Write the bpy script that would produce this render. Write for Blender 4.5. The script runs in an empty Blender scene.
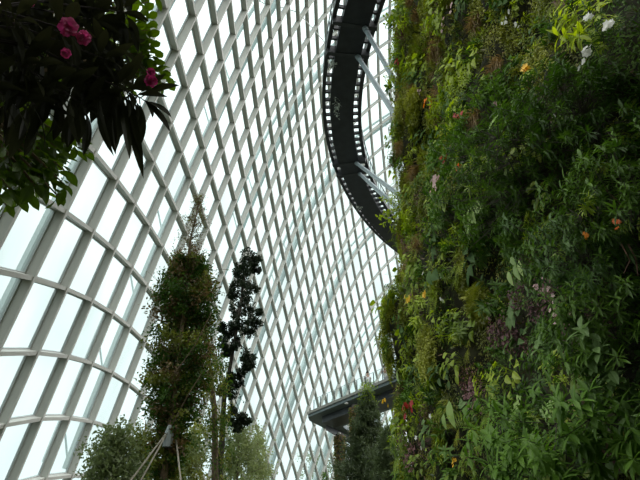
import bpy, math, random
import numpy as np
from mathutils import Vector, Matrix, Euler, noise
R = math.radians
sc = bpy.context.scene
col = sc.collection
rnd = random.Random(7)

# ---------------------------------------------------------------- camera
EYE = Vector((0, 0, 1.6)); F = 560.0; PITCH = R(30)
cam_d = bpy.data.cameras.new('camera'); cam_d.sensor_width = 36; cam_d.lens = F / 640 * 36
cam_d.clip_start = 0.05; cam_d.clip_end = 2000
cam = bpy.data.objects.new('camera', cam_d); col.objects.link(cam)
cam.location = EYE; cam.rotation_euler = (R(90) + PITCH, 0, 0); sc.camera = cam
CP, SP = math.cos(PITCH), math.sin(PITCH)

def ray(px, py):
    a = (px - 320) / F; b = (240 - py) / F
    return Vector((a, CP - SP * b, SP + CP * b))
def at(px, py, d=None, z=None):
    """where a line of sight of the photograph meets a height z, or a horizontal distance d"""
    r = ray(px, py)
    t = (z - EYE.z) / r.z if z is not None else d / math.hypot(r.x, r.y)
    return EYE + r * t
def pix(p):
    q = p - EYE
    dep = CP * q.y + SP * q.z
    if dep < 0.05: return None
    return 320 + F * q.x / dep, 240 - F * (CP * q.z - SP * q.y) / dep, dep

# ---------------------------------------------------------------- materials
def nmat(name):
    m = bpy.data.materials.new(name); m.use_nodes = True
    nt = m.node_tree; nt.nodes.clear()
    out = nt.nodes.new('ShaderNodeOutputMaterial')
    return m, nt, out
def solid(name, c, rough=0.6, metal=0.0, var=0.12, scale=6.0, bump=0.0, spec=0.4):
    m, nt, out = nmat(name)
    b = nt.nodes.new('ShaderNodeBsdfPrincipled')
    b.inputs['Roughness'].default_value = rough; b.inputs['Metallic'].default_value = metal
    b.inputs['Specular IOR Level'].default_value = spec
    tc = nt.nodes.new('ShaderNodeTexCoord'); n = nt.nodes.new('ShaderNodeTexNoise')
    n.inputs['Scale'].default_value = scale; n.inputs['Detail'].default_value = 4
    nt.links.new(tc.outputs['Object'], n.inputs['Vector'])
    r = nt.nodes.new('ShaderNodeValToRGB')
    r.color_ramp.elements[0].position = 0.3; r.color_ramp.elements[1].position = 0.7
    r.color_ramp.elements[0].color = tuple(x * (1 - var) for x in c) + (1,)
    r.color_ramp.elements[1].color = tuple(min(1, x * (1 + var)) for x in c) + (1,)
    nt.links.new(n.outputs['Fac'], r.inputs['Fac']); nt.links.new(r.outputs['Color'], b.inputs['Base Color'])
    if bump:
        bp = nt.nodes.new('ShaderNodeBump'); bp.inputs['Strength'].default_value = bump
        nt.links.new(n.outputs['Fac'], bp.inputs['Height']); nt.links.new(bp.outputs['Normal'], b.inputs['Normal'])
    nt.links.new(b.outputs['BSDF'], out.inputs['Surface'])
    return m
def leafmat(name, c1, c2, trans=0.35, rough=0.45, scale=3.0, glossy=0.045, tcol=None):
    """two leaf colours mixed by noise and per object, light coming through the blade"""
    m, nt, out = nmat(name)
    N = nt.nodes.new; L = nt.links.new
    tc = N('ShaderNodeTexCoord'); n = N('ShaderNodeTexNoise'); n.inputs['Scale'].default_value = scale; n.inputs['Detail'].default_value = 3
    L(tc.outputs['Object'], n.inputs['Vector'])
    oi = N('ShaderNodeObjectInfo')
    ad = N('ShaderNodeMath'); ad.operation = 'ADD'
    sb = N('ShaderNodeMath'); sb.operation = 'MULTIPLY_ADD'; sb.inputs[1].default_value = 0.5; sb.inputs[2].default_value = -0.25
    L(oi.outputs['Random'], sb.inputs[0]); L(n.outputs['Fac'], ad.inputs[0]); L(sb.outputs[0], ad.inputs[1])
    r = N('ShaderNodeValToRGB'); r.color_ramp.elements[0].position = 0.3; r.color_ramp.elements[1].position = 0.7
    r.color_ramp.elements[0].color = c1 + (1,); r.color_ramp.elements[1].color = c2 + (1,)
    L(ad.outputs[0], r.inputs['Fac'])
    d = N('ShaderNodeBsdfDiffuse'); t = N('ShaderNodeBsdfTranslucent'); g = N('ShaderNodeBsdfGlossy'); g.inputs['Roughness'].default_value = rough
    L(r.outputs['Color'], d.inputs['Color'])
    if tcol:
        t.inputs['Color'].default_value = tcol + (1,)
    else:
        hs = N('ShaderNodeHueSaturation'); hs.inputs['Value'].default_value = 1.7; hs.inputs['Saturation'].default_value = 1.1
        L(r.outputs['Color'], hs.inputs['Color']); L(hs.outputs['Color'], t.inputs['Color'])
    mx = N('ShaderNodeMixShader'); mx.inputs[0].default_value = trans
    L(d.outputs[0], mx.inputs[1]); L(t.outputs[0], mx.inputs[2])
    m2 = N('ShaderNodeMixShader'); m2.inputs[0].default_value = glossy
    L(mx.outputs[0], m2.inputs[1]); L(g.outputs[0], m2.inputs[2]); L(m2.outputs[0], out.inputs['Surface'])
    return m

STEEL = solid('painted_steel', (0.55, 0.535, 0.49), 0.5, var=0.05, scale=1.5)
FRAME = solid('glazing_frame', (0.52, 0.54, 0.53), 0.4, var=0.05)
ARCH = solid('outer_arch_paint', (0.74, 0.82, 0.81), 0.5, var=0.04)
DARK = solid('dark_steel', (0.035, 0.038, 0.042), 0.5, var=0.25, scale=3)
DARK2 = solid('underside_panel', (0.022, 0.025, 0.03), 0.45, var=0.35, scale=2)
TUBE = solid('strut_paint', (0.28, 0.33, 0.35), 0.4, var=0.08)
SLAB = solid('platform_soffit', (0.14, 0.17, 0.18), 0.55, var=0.2, scale=2)
NOSE = solid('platform_nosing', (0.28, 0.26, 0.23), 0.5, var=0.1)
BARK = solid('bark', (0.16, 0.115, 0.07), 0.9, var=0.45, scale=9, bump=0.5)
BARKD = solid('dark_bark', (0.06, 0.05, 0.04), 0.9, var=0.4, scale=9, bump=0.5)
TWIG = solid('reddish_twig', (0.16, 0.09, 0.065), 0.9, var=0.4, scale=12)
STAKE = solid('bamboo_cane', (0.36, 0.33, 0.26), 0.6, var=0.2)
SOIL = solid('planting_fleece', (0.030, 0.030, 0.013), 0.95, var=0.75, scale=3.5, bump=1.0)
GRND = solid('ground_soil', (0.05, 0.055, 0.03), 0.95, var=0.5, scale=0.7, bump=0.4)

def glassmat(name, tint, gloss, film):
    m, nt, out = nmat(name); N = nt.nodes.new; L = nt.links.new
    t = N('ShaderNodeBsdfTransparent'); g = N('ShaderNodeBsdfGlossy'); g.inputs['Roughness'].default_value = 0.03
    tr = N('ShaderNodeBsdfTranslucent'); tr.inputs['Color'].default_value = (0.8, 0.95, 0.92, 1)
    tc = N('ShaderNodeTexCoord'); n = N('ShaderNodeTexNoise'); n.inputs['Scale'].default_value = 0.16; n.inputs['Detail'].default_value = 3
    L(tc.outputs['Object'], n.inputs['Vector'])
    r = N('ShaderNodeValToRGB'); r.color_ramp.elements[0].position = 0.35; r.color_ramp.elements[1].position = 0.62
    r.color_ramp.elements[0].color = tint + (1,); r.color_ramp.elements[1].color = tuple(min(1, c*1.3) if tint[0] < .6 else c for c in tint) + (1,)
    ge = N('ShaderNodeNewGeometry'); mr = N('ShaderNodeMath'); mr.operation = 'MULTIPLY_ADD'; mr.inputs[1].default_value = 0.22; L(ge.outputs['Random Per Island'], mr.inputs[0]); L(n.outputs['Fac'], mr.inputs[2])
    L(mr.outputs[0], r.inputs['Fac']); L(r.outputs['Color'], t.inputs['Color'])
    a = N('ShaderNodeMixShader'); a.inputs[0].default_value = gloss; L(t.outputs[0], a.inputs[1]); L(g.outputs[0], a.inputs[2])
    b = N('ShaderNodeMixShader'); b.inputs[0].default_value = film; L(a.outputs[0], b.inputs[1]); L(tr.outputs[0], b.inputs[2])
    L(b.outputs[0], out.inputs['Surface'])
    return m
GLASS = glassmat('dome_glass', (0.40, 0.47, 0.465), 0.03, 0.06)
RAILG = glassmat('railing_glass', (0.90, 0.95, 0.945), 0.02, 0.0)

# ---------------------------------------------------------------- mesh helpers
class MB:
    def __init__(s): s.v = []; s.f = []; s.mi = []; s.m = 0
    def quad(s, a, b, c, d):
        n = len(s.v); s.v += [tuple(a), tuple(b), tuple(c), tuple(d)]; s.f.append((n, n+1, n+2, n+3)); s.mi.append(s.m)
    def tri(s, a, b, c):
        n = len(s.v); s.v += [tuple(a), tuple(b), tuple(c)]; s.f.append((n, n+1, n+2)); s.mi.append(s.m)
    def sweep(s, secs, cap=True, closed=True):
        n0 = len(s.v); k = len(secs[0])
        for q in secs: s.v += [tuple(p) for p in q]
        for i in range(len(secs) - 1):
            for j in range(k if closed else k - 1):
                a = n0 + i*k + j; b = n0 + i*k + (j+1) % k
                s.f.append((a, b, b + k, a + k)); s.mi.append(s.m)
        if cap and closed:
            s.f.append(tuple(n0 + j for j in reversed(range(k)))); s.mi.append(s.m)
            s.f.append(tuple(n0 + (len(secs)-1)*k + j for j in range(k))); s.mi.append(s.m)
    def tube(s, pts, r, k=6):
        pts = [Vector(p) for p in pts]; secs = []
        rr = r if isinstance(r, (list, tuple)) else [r] * len(pts)
        up = None
        for i, p in enumerate(pts):
            t = (pts[min(i+1, len(pts)-1)] - pts[max(i-1, 0)])
            if t.length < 1e-9: t = Vector((0, 0, 1))
            t.normalize()
            if up is None: up = Vector((0, 0, 1)) if abs(t.z) < 0.9 else Vector((1, 0, 0))
            u = t.cross(up)
            if u.length < 1e-6: u = t.orthogonal()
            u.normalize(); w = u.cross(t); up = w
            secs.append([p + (u*math.cos(a) + w*math.sin(a)) * rr[i] for a in [2*math.pi*j/k for j in range(k)]])
        s.sweep(secs)
    def box(s, c, x, y, z):
        """c centre, x y z half-extent vectors"""
        c, x, y, z = Vector(c), Vector(x), Vector(y), Vector(z)
        s.sweep([[c-x-y-z, c+x-y-z, c+x+y-z, c-x+y-z], [c-x-y+z, c+x-y+z, c+x+y+z, c-x+y+z]])
    def bar(s, pts, hw, d0, d1, side=None):
        """rectangular bar along pts, half width hw, from height d0 to d1 (z)"""
        secs = []
        for i, p in enumerate(pts):
            t = Vector(pts[min(i+1, len(pts)-1)]) - Vector(pts[max(i-1, 0)]); t.z = 0; t.normalize()
            u = Vector((t.y, -t.x, 0)) * hw; p = Vector(p)
            a, b = Vector((0, 0, d0)), Vector((0, 0, d1))
            secs.append([p-u+a, p+u+a, p+u+b, p-u+b])
        s.sweep(secs)
    def blob(s, c, r, seed=0, amp=0.15, k=10, sq=(1, 1, 1)):
        n0 = len(s.v); rows = k // 2 + 1
        for i in range(rows + 1):
            th = math.pi * i / rows
            for j in range(k):
                ph = 2 * math.pi * j / k
                d = Vector((math.sin(th)*math.cos(ph), math.sin(th)*math.sin(ph), math.cos(th)))
                rr = r * (1 + amp * noise.noise(d * 2.3 + Vector((seed, seed*.7, 0))) * 2)
                s.v.append((c[0]+d.x*rr*sq[0], c[1]+d.y*rr*sq[1], c[2]+d.z*rr*sq[2]))
        for i in range(rows):
            for j in range(k):
                a = n0+i*k+j; b = n0+i*k+(j+1) % k
                s.f.append((a, a+k, b+k, b)); s.mi.append(s.m)
    def leaf(s, o, d, up, L, W, seg=3, curl=0.3, fold=0.25, shape=0.45, stalk=0.0, stem_w=0.0):
        """a blade from o along d, face towards up, bending away from up by curl"""
        o = Vector(o); d = Vector(d).normalized(); up = Vector(up)
        u = d.cross(up)
        if u.length < 1e-5: u = d.orthogonal()
        u.normalize(); nrm = u.cross(d).normalized()
        if stalk:
            w = max(stem_w, W*0.03); e = o + d*stalk
            s.quad(o-u*w, o+u*w, e+u*w, e-u*w); o = e
        prev = None; p = o.copy(); ang = 0
        for i in range(seg + 1):
            t = i / seg
            if t <= shape: w = math.sin(t/shape*math.pi/2) ** 0.8
            else: w = math.cos((t-shape)/(1-shape)*math.pi/2) ** 0.9
            w *= W/2
            dd = d*math.cos(ang) - nrm*math.sin(ang); nn = nrm*math.cos(ang) + d*math.sin(ang)
            if i: p = p + dd * (L/seg)
            lift = nn * (w*fold)
            cur = (p-u*w+lift, p, p+u*w+lift)
            if prev:
                if prev[3] < 1e-6: s.tri(prev[1], cur[1], cur[0]); s.tri(prev[1], cur[2], cur[1])
                elif w < 1e-6: s.tri(prev[0], prev[1], cur[1]); s.tri(prev[1], prev[2], cur[1])
                else: s.quad(prev[0], prev[1], cur[1], cur[0]); s.quad(prev[1], prev[2], cur[2], cur[1])
            prev = cur + (w,); ang += curl / seg
    def chip(s, p, d, up, L, W):
        """a small four-cornered leaf"""
        d = Vector(d).normalized(); u = d.cross(Vector(up))
        if u.length < 1e-5: u = d.orthogonal()
        u.normalize(); p = Vector(p)
        s.quad(p, p + d*L*.45 + u*W/2, p + d*L, p + d*L*.45 - u*W/2)
    def mesh(s, name, mats, smooth=False):
        me = bpy.data.meshes.new(name); me.from_pydata(s.v, [], s.f)
        for m in (mats if isinstance(mats, (list, tuple)) else [mats]): me.materials.append(m)
        me.polygons.foreach_set('material_index', s.mi)
        if smooth: me.polygons.foreach_set('use_smooth', [True]*len(s.f))
        me.update(); return me
    def build(s, name, mats, parent=None, smooth=False, rel=True):
        me = s.mesh(name, mats, smooth)
        o = bpy.data.objects.new(name, me); col.objects.link(o)
        if parent is not None:
            if rel and parent.location.length > 0:
                off = Vector(parent.location)
                me.transform(Matrix.Translation(-off))
            o.parent = parent
        return o
def tag(o, label=None, cat=None, group=None, kind=None):
    if label: o['label'] = label
    if cat: o['category'] = cat
    if group: o['group'] = group
    if kind: o['kind'] = kind
    return o
def empty(name, loc=(0, 0, 0)):
    o = bpy.data.objects.new(name, None); o.location = loc; o.empty_display_size = 0.2; col.objects.link(o); return o
def rdir(rg=rnd):
    z = rg.uniform(-1, 1); a = rg.uniform(0, 2*math.pi); q = math.sqrt(1-z*z)
    return Vector((q*math.cos(a), q*math.sin(a), z))
def lerp(tab, x):
    if x <= tab[0][0]: return tab[0][1]
    for (a, p), (b, q) in zip(tab, tab[1:]):
        if x <= b: return p + (q-p)*(x-a)/(b-a)
    return tab[-1][1]

# ---------------------------------------------------------------- glass dome: a net of steel ribs
# the skin is one smooth surface: Chebyshev coefficients of x, y, z over the rib numbers
CX = [1.505, 4.363, 1.975, -0.152, -0.131, 0.004, -0.016, 13.249, 1.356, -0.561, 0.148, -0.11, -0.02, 1.969, -0.118, -0.33, 0.106, 0.001, 0.96, -0.052, -0.129, -0.021, 0.056, 0.033, -0.042, -0.137, 0.041, -0.089]
CY = [52.762, 42.385, -1.259, -0.57, 0.133, 0.061, -0.051, 0.75, -0.127, -0.263, 0.041, -0.112, 0.114, 1.912, 0.537, 0.191, 0.064, -0.126, -0.302, 0.034, 0.152, 0.07, -0.239, -0.119, -0.041, 0.067, 0.02, 0.032]
CZ = [24.329, -13.344, -6.148, 0.745, 0.345, -0.065, 0.033, 33.03, -4.266, 0.593, -0.023, 0.131, -0.019, -0.796, -0.728, 0.525, -0.039, -0.052, -0.351, -0.11, -0.069, 0.199, -0.119, 0.219, -0.037, 0.073, -0.076, 0.114]
TU = np.polynomial.chebyshev.chebvander(np.linspace(-1, 1, 33), 6); TV = np.polynomial.chebyshev.chebvander(np.linspace(-1, 1, 29), 6)
_idx = [(a, b) for a in range(7) for b in range(7) if a + b <= 6]
GN = np.stack([sum(c * np.outer(TU[:, a], TV[:, b]) for c, (a, b) in zip(C_, _idx)) for C_ in (CX, CY, CZ)], 2) + np.array([0, 0, EYE.z])
NI, NJ = GN.shape[:2]
di = np.gradient(GN, axis=0); dj = np.gradient(GN, axis=1)
NR = np.cross(dj, di); NR /= np.linalg.norm(NR, axis=2)[:, :, None]
if NR[10, 10, 0] < 0: NR = -NR                      # towards the inside of the dome
def P(i, j): return Vector(GN[i, j])
def NV(i, j): return Vector(NR[i, j])
def gsurf(i, j, off=0.0):
    i0 = min(max(int(math.floor(i)), 0), NI-2); j0 = min(max(int(math.floor(j)), 0), NJ-2); a, b = i-i0, j-j0
    q = (GN[i0, j0]*(1-a)*(1-b) + GN[i0+1, j0]*a*(1-b) + GN[i0, j0+1]*(1-a)*b + GN[i0+1, j0+1]*a*b)
    return Vector(q) + NV(i0, j0) * off
wall = empty('wall_left'); tag(wall, 'white steel lattice of the curved glass dome', kind='structure')
def rib(nodes, hw, d0, d1, name):
    runs = []; cur = []
    for (i, j) in nodes:
        if P(i, j).z > -0.4: cur.append((i, j))
        else:
            if len(cur) > 1: runs.append(cur)
            cur = []
    if len(cur) > 1: runs.append(cur)
    for run in runs:
        b = MB(); m2 = MB(); ps = [P(*q) for q in run]
        s1, s2 = [], []
        for k, q in enumerate(run):
            t = (ps[min(k+1, len(ps)-1)] - ps[max(k-1, 0)]).normalized(); n = NV(*q); u = t.cross(n).normalized()
            p = ps[k]
            s1.append([p-u*hw+n*d0, p+u*hw+n*d0, p+u*hw+n*d1, p-u*hw+n*d1])
            w2 = hw*1.6
            s2.append([p-u*w2-n*.06, p+u*w2-n*.06, p+u*w2+n*d0*.999, p-u*w2+n*d0*.999])
        b.m = 0; b.sweep(s1); b.m = 1; b.sweep(s2)
        b.build(name, [STEEL, FRAME], wall)
for i in range(NI): rib([(i, j) for j in range(NJ)], 0.068, 0.02, 0.28, 'lattice_rib')
for j in range(NJ): rib([(i, j) for i in range(NI)], 0.078, 0.02, 0.32, 'lattice_rib')
g = MB()
for i in range(NI-1):
    for j in range(NJ-1):
        if min(P(i, j).z, P(i+1, j).z) > -1.5: g.quad(P(i, j), P(i, j+1), P(i+1, j+1), P(i+1, j))
o = g.build('window_1', GLASS); tag(o, 'curved skin of clear glass panes over the steel lattice', kind='structure')
# pale arches outside the glass
for k, jj in enumerate((3.3, 7.4, 11.4, 15.5, 19.6, 23.7)):
    b = MB(); pts = []
    for i in range(2, NI-1):
        q = gsurf(i, jj, -1.7)
        if q.z > 0: pts.append(q)
    b.tube(pts, 0.36, 8)
    q2 = [p + (gsurf(6, jj, -1) - gsurf(6, jj, 0)).normalized()*1.4 for p in pts]
    b.tube(q2, 0.16, 6)
    for a, c in zip(pts[::2], q2[1::2]): b.tube([a, c], 0.06, 5)
    o = b.build('trim_%d' % (k+1), ARCH); tag(o, kind='structure')
f = MB(); f.quad((-250, -120, 0), (250, -120, 0), (250, 400, 0), (-250, 400, 0))
tag(f.build('floor', GRND), 'dark soil floor of the glasshouse', kind='structure')

# ---------------------------------------------------------------- high walkway
HZ = 24.6
mid = [(470, -330), (420, -180), (388, -80), (368, -25), (357.5, 0), (351, 30), (344, 60), (340, 92), (339.5, 122), (344, 152), (355, 180), (366, 201), (378, 219), (394, 237), (415, 254), (440, 268), (475, 284)]
cp_ = [at(x, y, z=HZ) for x, y in mid]
def spline(pts, step):
    out = []
    for i in range(len(pts)-1):
        p0, p1, p2, p3 = pts[max(i-1, 0)], pts[i], pts[i+1], pts[min(i+2, len(pts)-1)]
        for k in range(12):
            t = k/12
            out.append(0.5*((2*p1)+(p2-p0)*t+(2*p0-5*p1+4*p2-p3)*t*t+(3*p1-p0-3*p2+p3)*t**3))
    out.append(pts[-1])
    res = [out[0]]; acc = 0
    for a, b_ in zip(out, out[1:]):
        d = (b_-a).length
        while acc + d >= step:
            a = a + (b_-a).normalized()*(step-acc); d = (b_-a).length; acc = 0; res.append(a)
        acc += d
    return res
for _ in range(3):
    cp_ = [cp_[0]] + [cp_[i-1]*.2 + cp_[i]*.6 + cp_[i+1]*.2 for i in range(1, len(cp_)-1)] + [cp_[-1]]
PATH = spline(cp_, 0.6)
walk = empty('suspended_walkway', (PATH[len(PATH)//2].x, PATH[len(PATH)//2].y, HZ))
tag(walk, 'dark curved walkway hung high in front of the glass, seen from below', 'walkway')
HWALK = 1.03
def vis(p):
    q = pix(p); return q is not None and q[1] > -90 and q[0] < 430
def side(i, off):
    t = PATH[min(i+1, len(PATH)-1)] - PATH[max(i-1, 0)]; t.z = 0; t.normalize()
    return PATH[i] + Vector((t.y, -t.x, 0))*off
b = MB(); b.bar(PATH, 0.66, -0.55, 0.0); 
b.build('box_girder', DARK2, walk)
for sgn in (-1, 1):
    b = MB(); b.bar([side(i, sgn*HWALK) for i in range(len(PATH))], 0.10, -0.25, 0.06); b.build('edge_beam', DARK, walk)
    b = MB(); b.tube([side(i, sgn*(HWALK+.03)) + Vector((0, 0, 1.1)) for i in range(len(PATH))], 0.035, 6); hr = b.build('handrail', TUBE, walk)
    b = MB(); pr = [side(i, sgn*(HWALK+.03)) for i in range(len(PATH))]
    for a, c in zip(pr, pr[1:]): b.quad(a+Vector((0, 0, .1)), c+Vector((0, 0, .1)), c+Vector((0, 0, 1.02)), a+Vector((0, 0, 1.02)))
    hg = b.build('railing_glass', RAILG, walk); hg.parent = hr
    for i in range(1, len(PATH)-1):
        if not vis(PATH[i]): continue
        b = MB()
        a = side(i, sgn*.6); c = side(i, sgn*HWALK); t = (side(min(i+1, len(PATH)-1), 0) - side(max(i-1, 0), 0)).normalized()
        big = False
        b.box((a+c)/2 + Vector((0, 0, -.12)), (c-a)/2, t*0.055, (0, 0, .1))
        b.tube([c, c+Vector((0, 0, 1.1))], 0.025, 5)
        b.build('crossbar', DARK, walk)
def strut(name, a, c, r, label):
    b = MB(); b.tube([a, c], r, 10)
    t = (c-a).normalized(); b.tube([a - t*.05, a + t*.5], r*1.25, 10)
    o = b.build(name, TUBE)
    return tag(o, label, 'strut')
def bracket(py):
    i = min(range(len(PATH)), key=lambda k: abs((pix(PATH[k]) or (0, 9e9, 0))[1] - py))
    t = (PATH[i+1]-PATH[i-1]).normalized(); b = MB()
    a, c = side(i, -HWALK), side(i, HWALK)
    b.box((a+c)/2 + Vector((0, 0, -.42)), (c-a)/2*1.06, t*.11, (0, 0, .16))
    b.build('bracket', DARK, walk)
    return side(i, 0.5) + Vector((0, 0, -.62))
S1 = bracket(19); S2 = bracket(43); S3 = bracket(156); S4 = bracket(169)
E1 = at(412, 122, d=14.5); E2 = at(424, 222, d=15.5)
strut('support_strut', S1, E1 + Vector((.2, 0, 0)), .11, 'grey tube strut running down to the planted wall, uppermost of the four')
strut('support_strut', S2, E1 + Vector((-.25, .2, -.1)), .11, 'grey tube strut just below the uppermost one, on the higher walkway brackets')
strut('support_strut', S3, E2 + Vector((.2, 0, .15)), .11, 'grey tube strut from the lower bend of the walkway, upper of that pair')
strut('support_strut', S4, E2 + Vector((-.2, 0, -.2)), .11, 'grey tube strut from the lower bend of the walkway, lowest of the four')

# ---------------------------------------------------------------- viewing platform
PZ = 12.6
def pz(x, y, z=PZ): return at(x, y, z=z)
plat = empty('viewing_platform', tuple(pz(330, 412)))
tag(plat, 'grey angular viewing platform with rails behind the small conifer', 'platform')
def slab(b, poly, z0, z1):
    n = len(poly); lo = [Vector((p.x, p.y, z0)) for p in poly]; hi = [Vector((p.x, p.y, z1)) for p in poly]
    n0 = len(b.v); b.v += [tuple(p) for p in lo+hi]
    b.f.append(tuple(n0+i for i in range(n))); b.mi.append(b.m); b.f.append(tuple(n0+n+i for i in reversed(range(n)))); b.mi.append(b.m)
    for i in range(n):
        j = (i+1) % n; b.f.append((n0+i, n0+j, n0+n+j, n0+n+i)); b.mi.append(b.m)
near = [pz(308, 413.5), pz(430, 362), pz(455, 352)]
far = [pz(309, 416), pz(318, 422), pz(352, 437.5), pz(385, 449)]
# two arms meeting at the tip, the gap between them left open
b = MB(); slab(b, [pz(308, 413.5), pz(430, 362), pz(440, 388), pz(352, 419), pz(343, 423), pz(318, 421.5), pz(309.5, 417)], PZ-.32, PZ)
b.build('deck', SLAB, plat)
b = MB(); slab(b, [pz(343, 423), pz(318, 421.5), pz(352, 438.5), pz(390, 452), pz(395, 446), pz(352, 430.5)], PZ-.32, PZ)
b.build('deck', SLAB, plat)
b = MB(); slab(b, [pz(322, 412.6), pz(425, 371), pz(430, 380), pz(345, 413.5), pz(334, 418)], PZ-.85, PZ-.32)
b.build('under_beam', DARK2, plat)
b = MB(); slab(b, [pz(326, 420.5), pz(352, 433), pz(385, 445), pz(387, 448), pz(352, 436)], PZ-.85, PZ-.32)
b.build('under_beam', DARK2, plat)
b = MB(); ne = [pz(308, 413.5), pz(430, 362)]
b.bar([p + Vector((0, 0, 0)) for p in ne], .12, -.1, .1); b.build('nosing', NOSE, plat)
HRL = MB(); gl = MB(); n = int((ne[1]-ne[0]).length/1.1); vdir = (ne[1]-ne[0]).normalized(); inw = Vector((-vdir.y, vdir.x, 0)).normalized()
if inw.y < 0: inw = -inw
rl0, rl1 = ne[0] + inw*.35 + vdir*.4, ne[1] + inw*.35
HRL.tube([rl0+Vector((0, 0, 1.15)), rl1+Vector((0, 0, 1.15))], .018, 6); hr = HRL.build('handrail', TUBE, plat)
for k in range(n+1):
    p = rl0.lerp(rl1, k/n)
    o = MB(); o.box(p+Vector((0, 0, .6)), vdir*.022, inw*.03, (0, 0, .5)); o = o.build('railing_post', DARK, plat); o.parent = hr
gl.quad(rl0+Vector((0, 0, .15)), rl1+Vector((0, 0, .15)), rl1+Vector((0, 0, 1.08)), rl0+Vector((0, 0, 1.08))); o = gl.build('railing_glass', RAILG, plat); o.parent = hr
b = MB(); b.blob(tuple(pz(339, 433.5, PZ-.9)), .2, 3, .02, 12, (1, 1, .5)); 
LAMPW = solid('lamp_cover', (0.6, 0.58, 0.54), 0.4, var=0.03)
o = b.build('ceiling_lamp', LAMPW, plat, True); b = MB(); b.blob(tuple(pz(346.5, 403.5, PZ-.9)), .14, 5, .02, 12, (1, 1, .5)); b.build('ceiling_lamp', LAMPW, plat, True)

b = MB(); b.box((7, -9, 12), (19, 0, 0), (0, 2, 0), (0, 0, 12))  # unseen mass added behind the camera to cut light from behind
tag(b.build('light_blocking_wall', solid('light_blocking_dark', (0.03, 0.045, 0.015), 0.95, var=0.6, scale=2, bump=0.8)), 'unseen dark wall added behind the viewer to block light', kind='structure')

# thin white pipe clipped along the lattice, and pale plants trailing under the walkway
b = MB(); b.tube([at(x, y, d=d_) for x, y, d_ in ((250, -6, 31), (266, 5, 32), (284, 8, 32.5), (297, 12, 33), (306, 21, 33.6), (317, 33, 34.3), (327, 45, 35))], .045, 5)
tag(b.build('service_cable', solid('white_plastic', (0.9, 0.9, 0.88), 0.5, var=.02)), 'thin white cable crossing the ribs at the top, left of the walkway', 'cable')

# ---------------------------------------------------------------- people on the platform
SKIN = solid('skin', (0.45, 0.27, 0.19), 0.6, var=0.05)
SHIRT = solid('white_shirt', (0.85, 0.83, 0.84), 0.8, var=0.06)
SHIRT2 = solid('pale_shirt', (0.8, 0.74, 0.71), 0.8, var=0.06)
SHORT = solid('dark_cloth', (0.04, 0.045, 0.07), 0.8, var=0.2)
GREYC = solid('grey_cloth', (0.22, 0.22, 0.24), 0.8, var=0.2)
HAIR = solid('black_hair', (0.012, 0.01, 0.009), 0.6, var=0.2)
def skin_mesh(name, verts, edges, radii, mat, parent, sub=1, root=0):
    me = bpy.data.meshes.new(name); me.from_pydata(verts, edges, []); me.materials.append(mat)
    o = bpy.data.objects.new(name, me); col.objects.link(o); o.parent = parent
    md = o.modifiers.new('skin', 'SKIN')
    if not me.skin_vertices: 
        bpy.context.view_layer.objects.active = o
    for k, r_ in enumerate(radii):
        sv = me.skin_vertices[0].data[k]; sv.radius = (r_, r_) if not isinstance(r_, tuple) else r_; sv.use_root = (k == root)
    md.use_smooth_shade = True
    s_ = o.modifiers.new('sub', 'SUBSURF'); s_.levels = sub; s_.render_levels = sub
    return o
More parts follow.
